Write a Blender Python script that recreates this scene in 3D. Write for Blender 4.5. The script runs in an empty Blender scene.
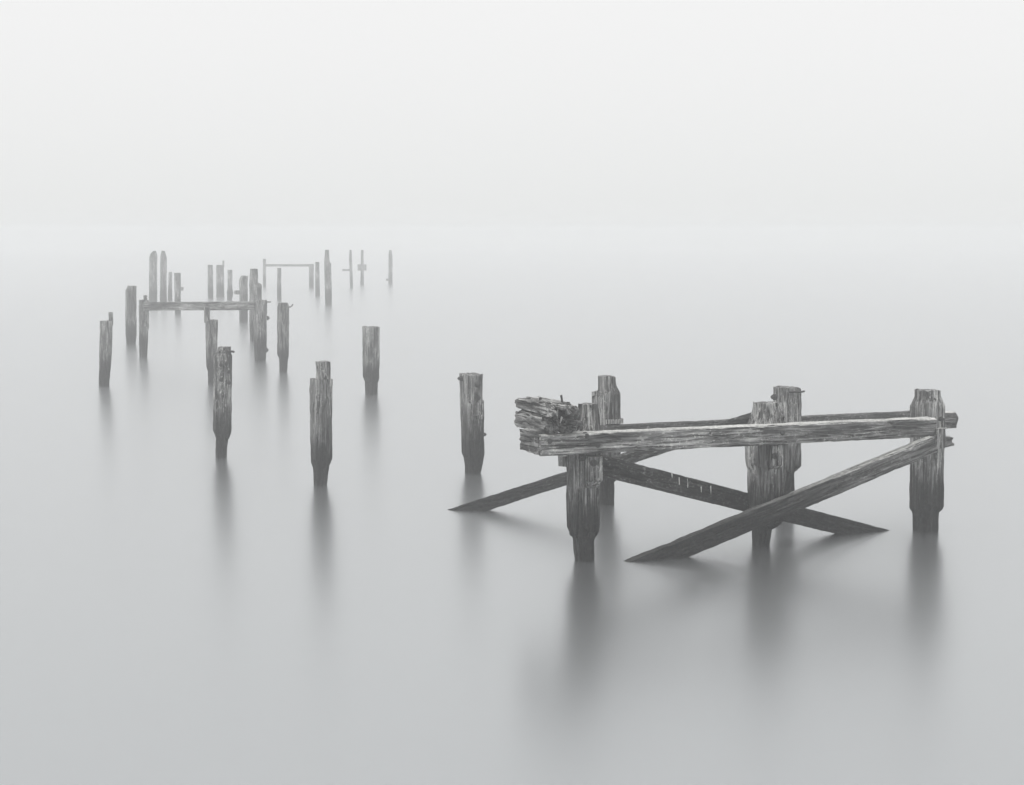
import bpy, bmesh, math, random
from mathutils import Vector, Matrix, noise
R = math.radians
sc = bpy.context.scene
COL = sc.collection

# ------------------------------------------------------------------ camera
W, H, F, HOR, CAMH = 1024, 785, 1775.0, 230.0, 4.0
PITCH = math.atan((H / 2 - HOR) / F)
cam_d = bpy.data.cameras.new('camera')
cam = bpy.data.objects.new('camera', cam_d); COL.objects.link(cam)
cam.location = (0, 0, CAMH); cam.rotation_euler = (math.pi / 2 - PITCH, 0, 0)
cam_d.sensor_width = 36; cam_d.lens = 36 * F / W; cam_d.clip_end = 5000; cam_d.clip_start = .1
sc.camera = cam
FWD = Vector((0, math.cos(PITCH), -math.sin(PITCH)))
UP = Vector((0, math.sin(PITCH), math.cos(PITCH)))
EYE = Vector((0, 0, CAMH))

def ray(px, py):
    return (FWD + Vector((1, 0, 0)) * ((px - W / 2) / F) + UP * ((H / 2 - py) / F))
def spot(px, py, z=0.0):                 # point at height z seen at a spot of the picture
    d = ray(px, py); return EYE + d * ((z - CAMH) / d.z)
def at_depth(px, py, y):                 # point of the picture at y metres
    d = ray(px, py); return EYE + d * (y / d.y)
def ppm(y):                              # picture units per metre at y metres
    return F / (y * math.cos(PITCH))

# ------------------------------------------------------------------ materials
def nd(nt, t, loc=None, **kw):
    n = nt.nodes.new(t)
    for k, v in kw.items(): setattr(n, k, v)
    return n
def ramp(nt, src, stops, interp='LINEAR'):
    r = nd(nt, 'ShaderNodeValToRGB'); r.color_ramp.interpolation = interp
    e = r.color_ramp.elements
    while len(e) < len(stops): e.new(.5)
    for i, (p, c) in enumerate(stops):
        e[i].position = p; e[i].color = (c, c, c, 1) if not isinstance(c, tuple) else (*c, 1)
    nt.links.new(src, r.inputs[0]); return r.outputs[0]
def math_(nt, op, a, b=None, clamp=False):
    m = nd(nt, 'ShaderNodeMath', operation=op, use_clamp=clamp)
    for i, v in enumerate((a, b)):
        if v is None: continue
        if isinstance(v, (int, float)): m.inputs[i].default_value = v
        else: nt.links.new(v, m.inputs[i])
    return m.outputs[0]
def mix(nt, fac, a, b, blend='MIX'):
    m = nd(nt, 'ShaderNodeMix', data_type='RGBA', blend_type=blend)
    for i, v in ((0, fac), (6, a), (7, b)):
        if isinstance(v, (int, float)) and i == 0: m.inputs[0].default_value = v
        elif isinstance(v, tuple): m.inputs[i].default_value = (*v, 1)
        else: nt.links.new(v, m.inputs[i])
    return m.outputs[2]

def wood(name, light=.56, dark=.018, wet=.006, tide=.78, tide_soft=.22, scale=1.0, contrast=1.0, pale=.5, bleach_toplight=0.0):
    """weathered timber; grain runs along local Z; weed-stained below the tide mark"""
    m = bpy.data.materials.new(name); m.use_nodes = True; nt = m.node_tree; L = nt.links
    b = nt.nodes['Principled BSDF']
    tc = nd(nt, 'ShaderNodeTexCoord'); oi = nd(nt, 'ShaderNodeObjectInfo')
    add = nd(nt, 'ShaderNodeVectorMath', operation='MULTIPLY_ADD')
    comb = nd(nt, 'ShaderNodeCombineXYZ')
    for i in range(3): L.new(oi.outputs['Random'], comb.inputs[i])
    L.new(comb.outputs[0], add.inputs[0]); add.inputs[1].default_value = (37, 53, 71); L.new(tc.outputs['Object'], add.inputs[2])
    def nz(sx, sz, detail, rough=.6, dist=0.0):
        mp = nd(nt, 'ShaderNodeMapping'); mp.inputs['Scale'].default_value = (sx, sx, sz)
        L.new(add.outputs[0], mp.inputs[0])
        n = nd(nt, 'ShaderNodeTexNoise'); n.inputs['Scale'].default_value = scale
        n.inputs['Detail'].default_value = detail; n.inputs['Roughness'].default_value = rough
        n.inputs['Distortion'].default_value = dist
        L.new(mp.outputs[0], n.inputs['Vector']); return n.outputs['Fac']
    grain = nz(44, 2.2, 6, .7, .4)
    blot = nz(5, 1.5, 4, .6)
    crack = nz(15, .7, 3, .55, .5)
    spk = nz(30, 22, 3, .7)
    base = mix(nt, ramp(nt, grain, [(.38, 0.0), (.66, 1.0)]), (dark,) * 3, (light, light, light * .985))
    base = mix(nt, ramp(nt, blot, [(.38, 0.0), (.62, .75)]), base, (dark * 1.1,) * 3)
    # flaked pale patches
    pf = math_(nt, 'MULTIPLY', ramp(nt, spk, [(.54, 0.0), (.66, 1.0)]), ramp(nt, blot, [(.42, 1.0), (.60, 0.0)]))
    base = mix(nt, math_(nt, 'MULTIPLY', pf, pale), base, (.62, .62, .60))
    # narrow drying cracks
    ck = ramp(nt, math_(nt, 'ABSOLUTE', math_(nt, 'SUBTRACT', crack, .5)), [(.004, 1.0), (.022, 0.0)])
    base = mix(nt, math_(nt, 'MULTIPLY', ck, .85 * contrast), base, (.012,) * 3)
    geo = nd(nt, 'ShaderNodeNewGeometry')
    if bleach_toplight:                            # salt-bleached, guano-spotted tops; their bright sky-lit look is painted in too
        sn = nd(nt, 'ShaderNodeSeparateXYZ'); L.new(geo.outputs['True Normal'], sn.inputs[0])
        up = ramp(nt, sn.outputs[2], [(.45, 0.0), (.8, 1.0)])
        base = mix(nt, math_(nt, 'MULTIPLY', up, math_(nt, 'ADD', math_(nt, 'MULTIPLY', ramp(nt, spk, [(.35, 0.0), (.6, 1.0)]), bleach_toplight * .6), bleach_toplight * .4)), base, (.6, .6, .58))
    # tide mark (world height, ragged)
    sep = nd(nt, 'ShaderNodeSeparateXYZ'); L.new(geo.outputs['Position'], sep.inputs[0])
    hz = math_(nt, 'ADD', sep.outputs[2], math_(nt, 'MULTIPLY', math_(nt, 'SUBTRACT', grain, .5), .9))
    hz = math_(nt, 'ADD', hz, math_(nt, 'MULTIPLY', math_(nt, 'SUBTRACT', blot, .5), .9))
    mr = nd(nt, 'ShaderNodeMapRange', interpolation_type='SMOOTHSTEP')
    mr.inputs['From Min'].default_value = tide - tide_soft; mr.inputs['From Max'].default_value = tide + tide_soft
    mr.inputs['To Min'].default_value = 1; mr.inputs['To Max'].default_value = 0
    L.new(hz, mr.inputs['Value'])
    wetc = mix(nt, ramp(nt, spk, [(.45, 0.0), (.7, 1.0)]), (wet,) * 3, (wet * 4,) * 3)
    base = mix(nt, math_(nt, 'MULTIPLY', mr.outputs[0], .94), base, wetc)
    L.new(base, b.inputs['Base Color'])
    rg = nd(nt, 'ShaderNodeMapRange'); rg.inputs['To Min'].default_value = .85; rg.inputs['To Max'].default_value = .5
    L.new(mr.outputs[0], rg.inputs['Value']); L.new(rg.outputs[0], b.inputs['Roughness'])
    b.inputs['Specular IOR Level'].default_value = .08
    h = math_(nt, 'ADD', math_(nt, 'MULTIPLY', grain, 1.0), math_(nt, 'MULTIPLY', spk, .6))
    h = math_(nt, 'SUBTRACT', h, math_(nt, 'MULTIPLY', ck, 1.2))
    bp = nd(nt, 'ShaderNodeBump'); bp.inputs['Strength'].default_value = .9; bp.inputs['Distance'].default_value = .02
    L.new(h, bp.inputs['Height']); L.new(bp.outputs[0], b.inputs['Normal'])
    return m

M_POST = wood('weathered_post_timber')
M_RAIL = wood('bleached_toplit_rail_timber', light=.50, dark=.018, tide=.1, tide_soft=.3, pale=.6, bleach_toplight=.8)
M_BRACE = wood('brace_timber', bleach_toplight=.7, light=.42, dark=.015, wet=.006, tide=.85, tide_soft=.5, pale=.5)
M_DARKBRACE = wood('weed_dark_brace_timber', light=.10, dark=.010, wet=.010, tide=.55, tide_soft=.4, pale=.35)
M_SHADERAIL = wood('shaded_rail_timber', light=.16, dark=.02, tide=-.5, tide_soft=.3, pale=.4)  # back rail: darker copy of the rail timber, its shade put into the colour
M_HOLLOW = wood('dark_decayed_core', light=.06, dark=.01, tide=-1, tide_soft=.2, pale=.2)  # core coloured darker so the broken end reads hollow
M_ROT = wood('rotten_timber', light=.55, dark=.01, tide=-1, tide_soft=.2, pale=.7, contrast=1.2, scale=.6)
M_BLOTCH = wood('blotched_post_timber', light=.5, dark=.02, wet=.006, tide=.8, pale=.8, contrast=1.2)
def iron():
    m = bpy.data.materials.new('rusted_iron'); m.use_nodes = True; nt = m.node_tree; b = nt.nodes['Principled BSDF']
    n = nd(nt, 'ShaderNodeTexNoise'); n.inputs['Scale'].default_value = 60
    nt.links.new(ramp(nt, n.outputs['Fac'], [(.3, .012), (.7, .05)]), b.inputs['Base Color'])
    b.inputs['Roughness'].default_value = .85
    return m
M_IRON = iron()

# ------------------------------------------------------------------ mesh code
def link_mesh(name, me, mat, parent=None, mw=None):
    me.materials.append(mat)
    o = bpy.data.objects.new(name, me); COL.objects.link(o)
    if parent is not None:
        o.parent = parent
        pm = PM.get(parent.name, Matrix.Identity(4))
    else: pm = Matrix.Identity(4)
    mw = mw or Matrix.Identity(4)
    PM[o.name] = mw
    o.matrix_local = pm.inverted() @ mw
    return o
PM = {}

def timber_mesh(Lg, prof, seed=0, ns=8, step=.05, rough=.01, chamfer=.02, jag0=.0, jag1=.02, hollow1=0.0, hollow0=0.0, breaks=(), ragged=.0):
    """a sawn baulk along +Z. prof(t) -> (x0,x1,y0,y1); worn arrises, wavy faces, jagged ends"""
    rnd = random.Random(seed); so = Vector((rnd.uniform(-50, 50), rnd.uniform(-50, 50), rnd.uniform(-50, 50)))
    n = max(2, int(Lg / step)); ts = [Lg * i / n for i in range(n + 1)]
    for b in breaks: ts += [b - .004, b + .004]
    ts = sorted(t for t in set(ts) if 0 <= t <= Lg)
    unit = []
    for s in range(4):
        for k in range(ns):
            u = k / ns
            unit.append([(u, 0), (1, u), (1 - u, 1), (0, 1 - u)][s])
    me = bpy.data.meshes.new('timber'); V = []; Fc = []
    nr = len(unit)
    def pt(t, ux, uy, sc_=1.0):
        tt = t
        if 0 < t < Lg: tt = t + ragged * noise.noise(Vector((ux * 3.1, uy * 3.1, 2)) + so) + ragged * .6 * noise.noise(Vector((ux * 9, uy * 9, 2)) + so)
        x0, x1, y0, y1 = prof(min(Lg - .001, max(0, tt)) if t < Lg else t)
        cx, cy = (x0 + x1) / 2, (y0 + y1) / 2
        x = x0 + (x1 - x0) * ux; y = y0 + (y1 - y0) * uy
        # worn corner: pull in near arrises
        ex = min(ux, 1 - ux) * (x1 - x0); ey = min(uy, 1 - uy) * (y1 - y0)
        e = ex + ey
        wv = noise.noise(Vector((x * 3, y * 3, t * 2.2)) + so)
        c = chamfer * (1 + 1.3 * wv)
        pull = max(0, c - e) * .5
        d = Vector((cx - x, cy - y))
        if d.length > 1e-5: d.normalize()
        nn = noise.noise(Vector((x * 22, y * 22, t * 1.8)) + so) + .5 * noise.noise(Vector((x * 9, y * 9, t * 7)) + so)
        nn = abs(nn) * rough * 1.6
        x += d.x * (pull + nn); y += d.y * (pull + nn)
        if sc_ != 1.0: x = cx + (x - cx) * sc_; y = cy + (y - cy) * sc_
        return x, y
    for t in ts:
        for ux, uy in unit:
            x, y = pt(t, ux, uy)
            z = t
            if t == ts[-1]: z += jag1 * noise.noise(Vector((x * 14, y * 14, 3)) + so)
            if t == ts[0]: z += jag0 * noise.noise(Vector((x * 14, y * 14, 9)) + so)
            V.append((x, y, z))
    for i in range(len(ts) - 1):
        for k in range(nr):
            a = i * nr + k; b = i * nr + (k + 1) % nr
            Fc.append((a, b, b + nr, a + nr))
    for end in (0, 1):
        t = ts[-1] if end else ts[0]; jag = jag1 if end else jag0; hol = hollow1 if end else hollow0
        prev = (len(ts) - 1) * nr if end else 0
        for s_ in (.82, .6, .36, .14):
            st = len(V)
            for ux, uy in unit:
                x, y = pt(t, ux, uy, s_)
                z = t + jag * noise.noise(Vector((x * 14, y * 14, 3 if end else 9)) + so)
                z += (-1 if end else 1) * hol * (1 - s_ ** 2) * (.6 + .9 * noise.noise(Vector((x * 9, y * 9, 5)) + so))
                V.append((x, y, z))
            for k in range(nr):
                a = prev + k; b = prev + (k + 1) % nr; c = st + (k + 1) % nr; d = st + k
                Fc.append((a, b, c, d) if end else (d, c, b, a))
            prev = st
        Fc.append(tuple(prev + k for k in range(nr)) if end else tuple(prev + nr - 1 - k for k in range(nr)))
    me.from_pydata(V, [], Fc); me.update()
    return me

def rod_mesh(pts, r, seg=8, hexhead=None):
    """a round bar through points, optional washer + head at its first point"""
    bm = bmesh.new(); prev = None
    for i, p in enumerate(pts):
        p = Vector(p); q = Vector(pts[min(i + 1, len(pts) - 1)]); o = Vector(pts[max(i - 1, 0)])
        d = (q - o).normalized(); a = d.orthogonal().normalized(); b = d.cross(a)
        ring = [bm.verts.new(p + (a * math.cos(2 * math.pi * k / seg) + b * math.sin(2 * math.pi * k / seg)) * (r if not isinstance(r, (list, tuple)) else r[i])) for k in range(seg)]
        if prev:
            for k in range(seg): bm.faces.new((prev[k], prev[(k + 1) % seg], ring[(k + 1) % seg], ring[k]))
        else: bm.faces.new(ring[::-1])
        prev = ring
    bm.faces.new(prev)
    bmesh.ops.recalc_face_normals(bm, faces=bm.faces)
    me = bpy.data.meshes.new('rod'); bm.to_mesh(me); bm.free(); return me

def bolt(parent, p, direction, r=.03, proud=.05, name='bolt'):
    """washer and nut standing proud of the timber"""
    d = Vector(direction).normalized()
    me = rod_mesh([(0, 0, -.03), (0, 0, .008), (0, 0, .009), (0, 0, proud * .7), (0, 0, proud * .71), (0, 0, proud)],
                  [r * 1.5, r * 1.45, r, r * .95, r * .5, r * .45], seg=10)
    q = d.to_track_quat('Z', 'Y').to_matrix().to_4x4()
    return link_mesh(name, me, M_IRON, parent, Matrix.Translation(p) @ q)
def spike(parent, p, pts, r=.012, name='nail'):
    return link_mesh(name, rod_mesh([Vector(q) for q in pts], r, 6), M_IRON, parent, Matrix.Translation(p))

def frame_matrix(p0, p1, updir=Vector((0, 0, 1))):
    z = (p1 - p0).normalized(); x = updir.cross(z)
    if x.length < 1e-3: x = Vector((1, 0, 0))
    x.normalize(); y = z.cross(x)
    m = Matrix((x, y, z)).transposed().to_4x4(); m.translation = p0
    return m, (p1 - p0).length

def beam(name, p0, p1, w, h, mat, parent, seed, w1=None, h1=None, **kw):
    """baulk from p0 to p1 (centre line), h measured vertically, w across"""
    m, Lg = frame_matrix(p0, p1)
    w1 = w if w1 is None else w1; h1 = h if h1 is None else h1
    def prof(t):
        f = t / Lg; a = (w + (w1 - w) * f) / 2; b = (h + (h1 - h) * f) / 2
        return -a, a, -b, b
    kw.setdefault('jag0', .03); kw.setdefault('jag1', .03)
    return link_mesh(name, timber_mesh(Lg, prof, seed, **kw), mat, parent, m)

def stepped(secs, Lg):
    """secs: [(t, x0,x1,y0,y1)...] piecewise: holds each section from its t up to the next one, with short splays"""
    def prof(t):
        cur = secs[0][1:]
        for i, s in enumerate(secs):
            if t >= s[0]: cur = s[1:]
        return cur
    return prof
def lerped(keys):
    def prof(t):
        if t <= keys[0][0]: return keys[0][1:]
        for a, b in zip(keys, keys[1:]):
            if t <= b[0]:
                f = (t - a[0]) / max(1e-6, b[0] - a[0]); return tuple(a[i] + (b[i] - a[i]) * f for i in range(1, 5))
        return keys[-1][1:]
    return prof

DEEP = 1.2
def post_at(name, base_px, base_py, prof_px, parent=None, rot=25, mat=None, seed=0, depth_ratio=1.0, lean=0.0, ns=8, step=.05,
            rough=.011, jag=.02, tide=None, own=True):
    """vertical pile. prof_px: [(py, left px, right px), ...] from top to waterline, read at the pile's distance."""
    g = spot(base_px, base_py); k = ppm(g.y); ph = R(rot)
    wr = math.cos(ph) + math.sin(ph) * depth_ratio
    def zof(py): return at_depth(base_px, py, g.y).z
    keys = []
    for py, l, r in prof_px:
        z = zof(py)
        xl, xr = at_depth(l, py, g.y).x, at_depth(r, py, g.y).x
        cxm = (xl + xr) / 2 - g.x; s = (xr - xl) / wr + .022
        # offset along screen x -> local x (share over both axes)
        keys.append([z, cxm, s])
    keys.sort(key=lambda q: q[0])
    zmin = -DEEP
    ks = [(0.0, *keys[0][1:])] + [(q[0] - zmin, q[1], q[2]) for q in keys]
    K = []
    for t, c, s in ks:
        ox = c * math.cos(ph); oy = -c * math.sin(ph)
        K.append((t, ox - s / 2, ox + s / 2, oy - s * depth_ratio / 2, oy + s * depth_ratio / 2))
    Lg = K[-1][0]
    mw = Matrix.Translation(Vector((g.x, g.y, zmin))) @ Matrix.Rotation(ph, 4, 'Z')
    me = timber_mesh(Lg, lerped(K), seed, ragged=.10, ns=ns, step=step, rough=rough, jag1=jag, breaks=[q[0] for q in K[1:-1]])
    o = link_mesh(name, me, mat or M_POST, parent, mw)
    return o, g, k, zof

def tag(o, label=None, cat=None, group=None, kind=None):
    if label: o['label'] = label
    if cat: o['category'] = cat
    if group: o['group'] = group
    if kind: o['kind'] = kind
    return o
def empty(name, loc):
    o = bpy.data.objects.new(name, None); COL.objects.link(o); o.location = loc; o.empty_display_size = .3
    PM[o.name] = Matrix.Translation(loc); return o

# ------------------------------------------------------------------ the standing pier frame
AL = R(25); U = Vector((math.cos(AL), math.sin(AL), 0)); Vv = Vector((-math.sin(AL), math.cos(AL), 0)); Z = Vector((0, 0, 1))
fr = empty('pier_frame', spot(745, 545))
tag(fr, 'large broken timber pier frame of five posts, long rails and crossed braces', 'pier frame')

pA, gA, kA, zA = post_at('post', 585, 560, [(404, 579, 597.5), (414, 578, 598.5), (427, 577, 600), (431, 566, 600), (528, 567, 599), (531, 571, 596), (538, 572, 594), (560, 575, 594)],
                         fr, seed=1, ns=14, step=.03)
pB, gB, kB, zB = post_at('post', 764, 545, [(400, 754, 781), (414, 753, 783), (426, 749, 786), (430, 746, 786), (465, 746, 786), (470, 748, 785), (524, 748, 781), (527, 752, 772), (545, 753, 769)],
                         fr, seed=2, ns=14, step=.03)
pC, gC, kC, zC = post_at('post', 926, 531, [(390, 916, 940), (397, 916, 940), (407, 911, 944), (508, 911, 942), (512, 913.5, 938), (531, 914, 937)],
                         fr, seed=3, ns=14, step=.03)
pD, gD, kD, zD = post_at('post', 606, 504, [(376, 598, 615), (386, 598, 616), (392, 598, 619), (393.5, 592, 620), (476, 593, 620), (480, 597, 614), (504, 598, 614)],
                         fr, seed=4, ns=12, step=.03)
pE, gE, kE, zE = post_at('post', 786, 512, [(387, 774, 799), (410, 774, 801), (470, 773, 800), (474, 776, 794), (512, 777, 793)],
                         fr, seed=5, ns=12, step=.03)
# front rail bolted to the near faces of the three near posts
def on_row(px, g0, g1, off):
    """point at picture column px on the line g0-g1 shifted by off"""
    a = g0 + off; b = g1 + off; r = ray(px, 400); 
    # r.x/r.y = X/Y
    s = r.x / r.y; d = b - a
    t = (s * a.y - a.x) / (d.x - s * d.y)
    p = a + d * t; p.z = 0; return p
def h_at(p, py):  # height of picture row py above p
    px = W / 2
    r = ray(px, py); return CAMH + r.z * (p.y / r.y)
OFF = Vector((math.sin(AL), -math.cos(AL), 0))
def rowbeam(name, g0, g1, off, a, b, w, mat, seed, **kw):
    """a=(px, top py, bottom py) b likewise"""
    P = []
    for px, t, bo in (a, b):
        p = on_row(px, g0, g1, OFF * off); zt, zb = h_at(p, t), h_at(p, bo)
        P.append((Vector((p.x, p.y, (zt + zb) / 2)), zt - zb))
    return beam(name, P[0][0], P[1][0], w, P[0][1], mat, fr, seed, h1=P[1][1], **kw), P
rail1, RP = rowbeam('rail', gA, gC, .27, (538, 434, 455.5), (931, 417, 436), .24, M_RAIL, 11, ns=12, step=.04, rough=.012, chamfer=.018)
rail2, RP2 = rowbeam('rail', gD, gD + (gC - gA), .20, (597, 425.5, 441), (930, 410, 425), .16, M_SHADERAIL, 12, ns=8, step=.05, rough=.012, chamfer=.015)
# braces: from where they enter the water up to the timber they are bolted to, and on below the surface
def brace(w_px, top_px, top_y, th0, th1, w, mat, seed, w_off=0.0, **kw):
    p = spot(*w_px); q = at_depth(*top_px, top_y); d = (q - p).normalized()
    p2 = p - d * 1.6; a = th0 / ppm(p.y); b = th1 / ppm(q.y); f = 1.6 / (q - p2).length
    return beam('brace', p2, q, w, a - (b - a) * f, mat, fr, seed, h1=b, **kw)
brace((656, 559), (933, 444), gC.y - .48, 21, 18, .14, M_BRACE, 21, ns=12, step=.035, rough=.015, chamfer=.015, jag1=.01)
db = brace((863, 532), (590, 462.5), gA.y + .28, 17.5, 22, .13, M_DARKBRACE, 22, ns=10, step=.035, rough=.018, chamfer=.015)
brace((468, 510), (768, 413), gE.y - .25, 14, 12, .13, M_DARKBRACE, 23, ns=9, step=.035, rough=.022, chamfer=.015)

M_LIME = bpy.data.materials.new('pale_bird_lime'); M_LIME.use_nodes = True
M_LIME.node_tree.nodes['Principled BSDF'].inputs['Base Color'].default_value = (.6, .6, .58, 1); M_LIME.node_tree.nodes['Principled BSDF'].inputs['Roughness'].default_value = .9
# ------------------------------------------------------------------ cleats and bolts of the frame
def block(name, parent, c, sx, sy, sz, mat, seed, rotz=AL, taper=None, **kw):
    m = Matrix.Translation(c - Vector((0, 0, sz / 2))) @ Matrix.Rotation(rotz, 4, 'Z')
    tp = taper or 0
    def prof(t):
        f = min(1, t / max(.001, tp)) if tp else 1
        return -sx / 2, sx / 2, -sy / 2 + (1 - f) * sy * .7, sy / 2
    kw.setdefault('step', .03); kw.setdefault('ns', 6)
    return link_mesh(name, timber_mesh(sz, prof, seed, jag0=.01, jag1=.01, **kw), mat, parent, m)
def frontpt(g, off, px, py):
    p = on_row(px, g - U * 2, g + U * 2, OFF * off); return Vector((p.x, p.y, h_at(p, py)))
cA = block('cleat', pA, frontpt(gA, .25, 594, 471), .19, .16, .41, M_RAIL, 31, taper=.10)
cB = block('cleat', pB, frontpt(gB, .23, 776, 457), .17, .14, .31, M_ROT, 32, taper=.04)
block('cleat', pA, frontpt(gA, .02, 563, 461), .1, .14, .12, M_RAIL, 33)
# rail and brace ends that run past the far right post
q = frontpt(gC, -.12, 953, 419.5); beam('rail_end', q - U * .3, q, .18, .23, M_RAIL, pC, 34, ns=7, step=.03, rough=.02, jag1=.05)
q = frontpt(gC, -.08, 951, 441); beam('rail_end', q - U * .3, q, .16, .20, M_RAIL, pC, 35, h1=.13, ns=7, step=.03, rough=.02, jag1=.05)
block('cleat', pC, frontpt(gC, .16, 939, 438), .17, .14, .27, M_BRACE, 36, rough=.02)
block('cleat', pD, frontpt(gD, .12, 613, 420), .30, .14, .10, M_ROT, 37)
for px, py in ((549, 441), (586, 436), (597, 445)):
    bolt(rail1, frontpt(gA, .355, px, py), OFF, r=.032)
bolt(rail1, frontpt(gB, .355, 782, 433), OFF, r=.03)
bolt(cA, frontpt(gA, .335, 594, 463), OFF, r=.03); bolt(cB, frontpt(gB, .30, 776, 456), OFF, r=.028)
bolt(pA, frontpt(gA, .20, 583, 457.5), OFF, r=.03)
bolt(pC, frontpt(gC, .2, 942, 419), OFF, r=.02)
spike(pE, frontpt(gE, .18, 796, 392), [(-.1, 0, 0), (0, 0, 0), (.07, 0, .0), (.12, 0, .012)], r=.014)
bolt(pE, frontpt(gE, .05, 774, 397) , -U, r=.03)

# ------------------------------------------------------------------ rotten crosswise cap beam and the squared stub below it
m_ = PM[db.name]; di = m_.inverted()
for px, t_, b_ in ((679, 476, 484), (687.5, 479, 487), (701, 486, 493), (710.5, 486, 494), (672, 474, 478)):
    e_ = di @ EYE; r_ = (di.to_3x3() @ ray(px, t_)); side_ = .066 if e_.x > 0 else -.066
    q0 = m_ @ (e_ + r_ * ((side_ - e_.x) / r_.x)); r_ = (di.to_3x3() @ ray(px + .3, b_)); q1 = m_ @ (e_ + r_ * ((side_ - e_.x) / r_.x))
    beam('bird_dropping', q0, q1, .012, .022, M_LIME, db, int(px), w1=.010, h1=.010, ns=3, step=.02, rough=.01, chamfer=.004)
stub_c = RP[0][0]
s0 = on_row(538, gA, gC, OFF * .305); s0.z = h_at(s0, 444)
stub = beam('beam_stub', s0 + U * .12, s0 + Vv * .52 + U * .12, .24, .27, M_ROT, fr, 41, rough=.02, chamfer=.02, ns=8, step=.03, jag0=.02, jag1=.04)
c0 = on_row(549, gA, gC, OFF * .34)
zb, zt = h_at(c0, 434), h_at(c0, 405)
c0.z = (zb + zt) / 2
hh = zt - zb; cc = c0 + U * .18
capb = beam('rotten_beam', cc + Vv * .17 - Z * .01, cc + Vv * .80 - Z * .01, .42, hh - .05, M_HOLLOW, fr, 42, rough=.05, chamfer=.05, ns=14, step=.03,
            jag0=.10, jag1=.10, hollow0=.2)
def plank(du, v0, v1, dz, w, h, seed, yaw=0.0, pitch=0.0, w1=.9, h1=.85, par=None, rough=.018, mat=None):
    a = cc + U * du + Vv * v0 + Z * dz; b = cc + U * (du + yaw) + Vv * v1 + Z * (dz + pitch)
    return beam('splinter', a, b, w, h, mat or M_ROT, par or capb, seed, w1=w * w1, h1=h * h1, rough=rough, chamfer=.025, ns=7, step=.025, jag0=.07, jag1=.10)
H2 = hh / 2
plank(-.17, -.02, .86, H2 - .07, .13, .145, 50, pitch=.015)                 # side layers, top to bottom
plank(-.19, .10, .84, H2 - .17, .11, .09, 51, pitch=.0)
plank(-.18, .00, .80, H2 - .25, .13, .12, 52, pitch=.01)
plank(-.15, -.04, .86, -H2 + .06, .17, .13, 53, pitch=-.01)
plank(.06, .12, .82, H2 - .02, .24, .06, 54, yaw=-.04, pitch=.02)          # lid layers with a gap between them
plank(.17, .02, .60, H2 - .05, .10, .06, 55, yaw=.02, pitch=.01)
plank(-.05, .22, .88, H2 - .01, .12, .04, 56, yaw=-.06)
plank(.19, .00, .5, -.01, .10, .24, 57)                                     # right cheek
plank(.03, -.06, .4, -H2 + .05, .16, .09, 58, w1=1)                         # floor of the hollow
plank(.16, -.08, .3, -H2 + .09, .12, .12, 59)
rnd = random.Random(7)
for i in range(7):                                                          # chunks hanging in the hollow
    a = cc + U * rnd.uniform(-.10, .16) + Vv * rnd.uniform(-.03, .08) + Z * rnd.uniform(-.04, .05)
    d = (U * rnd.uniform(-.5, .5) + Z * rnd.choice((-1, 1)) * rnd.uniform(.5, 1) + Vv * rnd.uniform(-.4, .4)).normalized()
    beam('splinter', a, a + d * rnd.uniform(.08, .12), rnd.uniform(.04, .08), rnd.uniform(.04, .07), M_ROT, capb, 70 + i, w1=.03, h1=.03, rough=.02, chamfer=.02, ns=5, step=.03, jag0=.04, jag1=.05)
plank(.02, -.02, .3, H2 - .04, .10, .07, 60)
spike(capb, cc + Z * (hh / 2) + U * .09 + Vv * .2, [(0, 0, -.1), (0, 0, .03), (-.01, 0, .09)], r=.014)
spike(capb, cc + Z * (hh / 2) - U * .05 + Vv * .5, [(0, 0, -.1), (0, 0, .04)], r=.02)

# ------------------------------------------------------------------ free-standing piles
def pile(label, cat, bx, by, prof, group='timber piles standing in the water', extra=None, **kw):
    near = by > 375
    kw.setdefault('ns', 12 if near else 6); kw.setdefault('step', .03 if near else .08)
    kw.setdefault('jag', .03)
    o, g, k, zf = post_at('timber_pile', bx, by, prof, **kw)
    tag(o, label, 'pile', group)
    return o, g, k, zf
def pt(g, px, py, off=0.0):
    return at_depth(px, py, g.y - off)

o, g, k, zf = pile('flat-topped pile with bolt stubs, just left of the rotten beam of the frame', 0, 472, 473,
    [(374, 459.5, 482.5), (400, 460, 482.5), (401, 460, 484), (453, 462, 484), (457, 464, 483), (473, 465, 480.5)], seed=101, rot=30)
link = block('cleat', o, pt(g, 476, 416, .22), .20, .14, .10, M_POST, 102, rotz=R(30))
bolt(o, pt(g, 478, 398, .16), (.3, -1, 0)); bolt(o, pt(g, 478, 385, .16), (.5, -1, 0)); bolt(o, pt(g, 460.5, 378.5, .05), (-1, -.2, 0)); bolt(o, pt(g, 483.5, 434.5, 0), (1, 0, 0))
bolt(o, pt(g, 474, 439.5, .18), (0, -1, 0), r=.02)

o, g, k, zf = pile('dark pile with a raised block on its stepped head, right of the blotched pile', 0, 321, 485,
    [(379, 309.5, 333), (400, 309.5, 333), (458, 310.5, 332.5), (464, 312.5, 329.5), (485, 314, 327)], seed=103, rot=28)
hd = block('head_block', o, pt(g, 323, 371, .03) , .19, .2, .36, M_POST, 104, rotz=R(28), ns=8, rough=.02)

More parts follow.
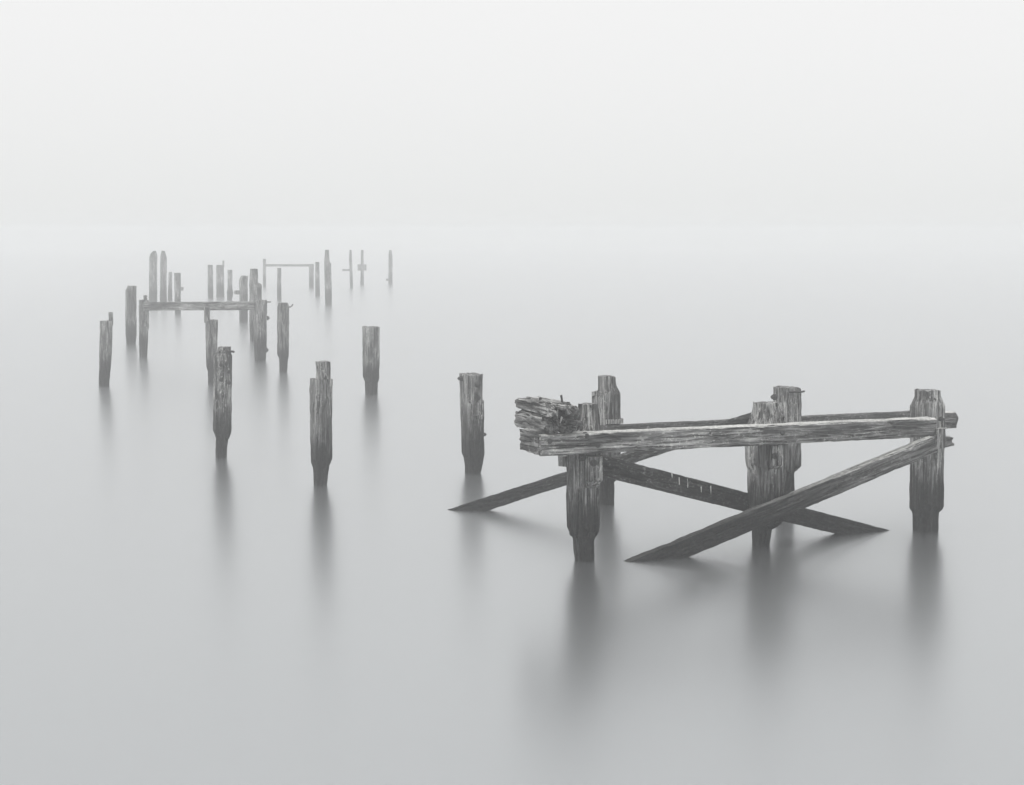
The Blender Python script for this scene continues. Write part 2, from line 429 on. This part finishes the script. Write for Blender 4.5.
o, g, k, zf = pile('blotched pile with a narrow notched foot, left of the dark stepped pile', 0, 222, 457,
    [(345, 218, 231), (352, 217, 231), (356, 213, 232.5), (430, 212.5, 232), (435, 214.5, 230), (436, 215.5, 228.5), (457, 215.5, 227)], seed=105, rot=20, rough=.014, mat=M_BLOTCH)
spike(o, pt(g, 231, 351.5, .1), [(-.1, 0, 0), (.03, 0, 0), (.06, 0, -.01)], r=.02)
for px, py in ((221, 365), (226, 364), (229, 372), (221, 380), (229, 383)):
    bolt(o, pt(g, px, py, .19), (.1, -1, 0), r=.022, proud=.025)

o, g, k, zf = pile('square-topped pile alone between the stepped pile and the flat-topped one', 0, 371, 394,
    [(327, 362, 380), (376, 362.5, 379.5), (381, 364.5, 378), (394, 365, 377.5)], seed=107, rot=22, jag=.04)

o, g, k, zf = pile('slim pile with a bent nail at its top, right of the two-post frame', 0, 283, 372,
    [(303, 278.5, 288), (307, 277, 289), (355, 277, 289), (359, 279, 288), (372, 279.5, 287)], seed=108, rot=24)
spike(o, pt(g, 289, 307, .05), [(-.1, 0, 0), (.04, 0, 0), (.08, 0, .03), (.11, 0, .08)], r=.02)
bolt(o, pt(g, 288.5, 323, 0), (1, 0, 0), r=.025, proud=.03)

o, g, k, zf = pile('split-headed pile half hidden behind the tall blotched pile', 0, 211, 384,
    [(319, 205, 218), (366, 206, 217.5), (370, 207.5, 217), (384, 208, 216)], seed=109, rot=24)
block('head_block', o, pt(g, 207, 315, -.02), .13, .2, .40, M_POST, 110, rotz=R(24))

o, g, k, zf = pile('leaning pile with a spike of wood on its top, leftmost of all the piles', 0, 104, 386,
    [(321, 99.5, 113), (345, 99, 112.5), (375, 98.5, 110.5), (386, 98.5, 109.5)], seed=111, rot=24)
block('head_block', o, pt(g, 110.8, 318, 0), .11, .12, .36, M_POST, 112, rotz=R(24))

pile('plain pale pile, second from the left, behind the left post of the beam', 0, 131, 344,
    [(286, 127, 137), (290, 125, 137), (335, 125, 137), (344, 126, 136)], seed=113)
pile('pile just behind the right end of the beam, with a step on its right side', 0, 254, 341,
    [(269, 250, 258), (284, 249, 258.5), (285, 249, 262), (325, 249, 262), (341, 250, 260)], seed=114)
o, g, k, zf = pile('blurred pile with a bracket on its left, behind the right end of the beam', 0, 243.5, 322,
    [(276, 241, 248), (281, 239, 248), (322, 239, 248)], seed=115)
block('bracket', o, pt(g, 237, 292, 0), .24, .12, .2, M_POST, 116)
o, g, k, zf = pile('short hazy pile with its foot showing below the beam', 0, 178, 314, [(273, 174, 181), (314, 174.5, 181)], seed=117)
block('bracket', o, pt(g, 181.5, 288.5, 0), .2, .16, .2, M_POST, 118)
FAR = 'distant piles fading into the haze'
pile('widest and leftmost of the distant hazy piles, above the left end of the beam', 0, 153, 303, [(251, 153, 156), (256, 149, 157.5), (303, 148.5, 157.5)], group=FAR, seed=119)
pile('tall narrow hazy pile touching the right side of the widest distant pile', 0, 163, 302, [(251, 161.5, 165), (257, 160, 167), (302, 159.5, 167)], group=FAR, seed=120)
o, g, k, zf = pile('low thin hazy pile just right of the tall narrow one', 0, 170, 300, [(272, 168.5, 172), (300, 167.5, 172.5)], group=FAR, seed=121)
pile('leftmost of three hazy piles close together above the middle of the beam', 0, 210.5, 298, [(265, 207.5, 213), (298, 207.5, 213.5)], group=FAR, seed=122)
o, g, k, zf = pile('middle and widest of three hazy piles above the middle of the beam', 0, 220, 297, [(265, 216, 224), (297, 216, 224.5)], group=FAR, seed=123)
block('head_block', o, pt(g, 223.4, 264, 0), .11, .11, .4, M_POST, 124)
o, g, k, zf = pile('right and shortest of three hazy piles above the middle of the beam', 0, 230, 300, [(270, 227.5, 232.5), (290, 227.5, 232.5), (293, 226.5, 233.5), (300, 227, 232)], group=FAR, seed=125)
o, g, k, zf = pile('tallest hazy pile, right of the distant faint frame', 0, 328, 305, [(250, 325, 329), (262, 324, 329.5), (264, 324, 331.3), (305, 325, 332)], group=FAR, seed=126)
pile('hazy pile standing at the right leg of the distant faint frame', 0, 317.5, 296, [(262, 315, 319.5), (296, 315.2, 320)], group=FAR, seed=127)
pile('thin hazy pile standing under the rail of the distant faint frame', 0, 279, 300, [(268, 277, 281.3), (300, 277, 281.5)], group=FAR, seed=128)
o, g, k, zf = pile('faint far pile with a short arm sticking out to its left', 0, 351, 288, [(250, 349.5, 351.5), (258, 349, 352), (288, 350, 353)], group=FAR, seed=129)
block('arm', o, pt(g, 346, 270, 0), .5, .12, .14, M_POST, 130, rotz=0)
o, g, k, zf = pile('faint far pile with a thick short crosspiece on its middle', 0, 362, 285, [(250, 361, 363.5), (285, 360.3, 364)], group=FAR, seed=131)
block('crosspiece', o, pt(g, 362, 267.5, .1), .66, .16, .45, M_POST, 134, rotz=0, rough=.05)
o, g, k, zf = pile('faintest far pile, rightmost of the distant ones', 0, 390.3, 284, [(250, 389, 391.5), (256, 388.3, 392.5), (284, 388.3, 392.5)], group=FAR, seed=132)
block('bracket', o, pt(g, 387.5, 279.5, 0), .2, .15, .2, M_POST, 133)

# ------------------------------------------------------------------ two-post frames further out
f2 = empty('portal_frame', spot(202, 358)); tag(f2, 'two posts joined by one level beam, grey in the haze', 'pier frame', 'two-post frames')
q1, g1, k1, z1 = post_at('post', 143.5, 357, [(300, 138.5, 149), (326, 138.5, 149.5), (329, 138.8, 148.5), (357, 139, 147.5)], f2, seed=141, ns=8)
block('head_block', q1, pt(g1, 145.3, 300, 0), .10, .14, .36, M_POST, 142)
q2, g2, k2, z2 = post_at('post', 260.5, 361, [(300, 256, 267), (303, 253.5, 267.3), (345, 253.5, 267), (361, 254.5, 266)], f2, seed=143, ns=8)
bolt(q2, pt(g2, 268, 318, 0), (1, 0, 0), r=.045, proud=.05); bolt(q2, pt(g2, 266.5, 350, 0), (1, 0, 0), r=.06, proud=.06)
spike(q2, pt(g2, 268, 302, 0), [(-.1, 0, 0), (.05, 0, 0), (.09, 0, 0)], r=.02)
a = pt(g1, 144, 306.3, .02); b = pt(g2, 256, 305.7, .02)
beam('rail', a, b, .2, 8.6 / k1, M_POST, f2, 144, ns=6, step=.06, jag0=.05, jag1=.05)
f3 = empty('portal_frame', spot(287, 288)); tag(f3, 'far faint two-post frame with a thin level rail, almost lost in haze', 'pier frame', 'two-post frames')
q3, g3, k3, z3 = post_at('post', 264.3, 287, [(259, 262.8, 266), (287, 262.8, 266)], f3, seed=145, ns=5, step=.1)
q4, g4, k4, z4 = post_at('post', 311.3, 287.5, [(264, 308.8, 313.8), (287.5, 308.8, 313.8)], f3, seed=146, ns=5, step=.1)
beam('rail', pt(g3, 265.5, 265.3), pt(g4, 311, 265.3), .16, 2.4 / k3, M_POST, f3, 147, ns=5, step=.1)

# ------------------------------------------------------------------ water
def grid_sheet(name, x0, x1, y0, y1, z, mat, kind):
    me = bpy.data.meshes.new(name)
    me.from_pydata([(x0, y0, z), (x1, y0, z), (x1, y1, z), (x0, y1, z)], [], [(0, 1, 2, 3)]); me.update()
    o = link_mesh(name, me, mat); tag(o, kind=kind); return o
mw = bpy.data.materials.new('milky_sea'); mw.use_nodes = True; nt = mw.node_tree; b = nt.nodes['Principled BSDF']
b.inputs['Base Color'].default_value = (.45, .465, .475, 1); b.inputs['Metallic'].default_value = .94; b.inputs['Roughness'].default_value = .255
b.inputs['IOR'].default_value = 1.33
water = grid_sheet('water', -700, 700, -60, 1400, 0, mw, 'structure')

# ------------------------------------------------------------------ haze
HZ = .0067
mh = bpy.data.materials.new('sea_haze'); mh.use_nodes = True; nt = mh.node_tree
nt.nodes.remove(nt.nodes['Principled BSDF'])
pv = nd(nt, 'ShaderNodeVolumePrincipled'); pv.inputs['Color'].default_value = (.985, .99, .99, 1)
pv.inputs['Density'].default_value = HZ; pv.inputs['Anisotropy'].default_value = .85
nt.links.new(pv.outputs[0], nt.nodes['Material Output'].inputs['Volume'])
bm = bmesh.new(); bmesh.ops.create_cube(bm, size=1)
for v in bm.verts:
    v.co = Vector((v.co.x * 1440, 670 + v.co.y * 1500, -2.2 if v.co.z < 0 else 4.6))
me = bpy.data.meshes.new('haze'); bm.to_mesh(me); bm.free()
hz = link_mesh('haze', me, mh); tag(hz, kind='stuff')

# ------------------------------------------------------------------ sky and sun (thin bright overcast)
SUN_EL, SUN_AZ = R(58), R(-125)
wld = bpy.data.worlds.new('World'); sc.world = wld; wld.use_nodes = True; nt = wld.node_tree
bg = nt.nodes['Background']; bg.inputs['Strength'].default_value = .1
sky = nd(nt, 'ShaderNodeTexSky', sky_type='NISHITA', sun_disc=False, sun_elevation=SUN_EL, sun_rotation=SUN_AZ)
bw = nd(nt, 'ShaderNodeRGBToBW'); nt.links.new(sky.outputs[0], bw.inputs[0])
tc = nd(nt, 'ShaderNodeTexCoord'); sp = nd(nt, 'ShaderNodeSeparateXYZ'); nt.links.new(tc.outputs['Generated'], sp.inputs[0])
mr = nd(nt, 'ShaderNodeMapRange', interpolation_type='SMOOTHSTEP'); mr.inputs['From Min'].default_value = -.02; mr.inputs['From Max'].default_value = .16
nt.links.new(sp.outputs[2], mr.inputs['Value'])
cloud = mix(nt, mr.outputs[0], (8.45, 8.55, 8.5), (9.6, 9.6, 9.6))
zr = nd(nt, 'ShaderNodeMapRange', interpolation_type='SMOOTHSTEP'); zr.inputs['From Min'].default_value = .33; zr.inputs['From Max'].default_value = .85
nt.links.new(sp.outputs[2], zr.inputs['Value'])
cloud = mix(nt, zr.outputs[0], cloud, (21.5, 21.5, 21.5))          # an overcast is brightest overhead
nt.links.new(mix(nt, .9, bw.outputs[0], cloud), bg.inputs['Color'])
sl = bpy.data.lights.new('sun', 'SUN'); sl.energy = 1.5; sl.angle = R(25); sl.color = (1, .985, .96)
so = bpy.data.objects.new('sun', sl); COL.objects.link(so)
dirv = Vector((math.sin(SUN_AZ) * math.cos(SUN_EL), math.cos(SUN_AZ) * math.cos(SUN_EL), math.sin(SUN_EL)))
so.rotation_euler = dirv.to_track_quat('Z', 'Y').to_euler(); so.location = dirv * 50

# ------------------------------------------------------------------ render settings
sc.render.engine = 'CYCLES'
sc.view_settings.view_transform = 'Standard'; sc.view_settings.look = 'None'; sc.view_settings.exposure = 0; sc.view_settings.gamma = 1
sc.cycles.max_bounces = 8; sc.cycles.volume_bounces = 5; sc.cycles.use_denoising = True
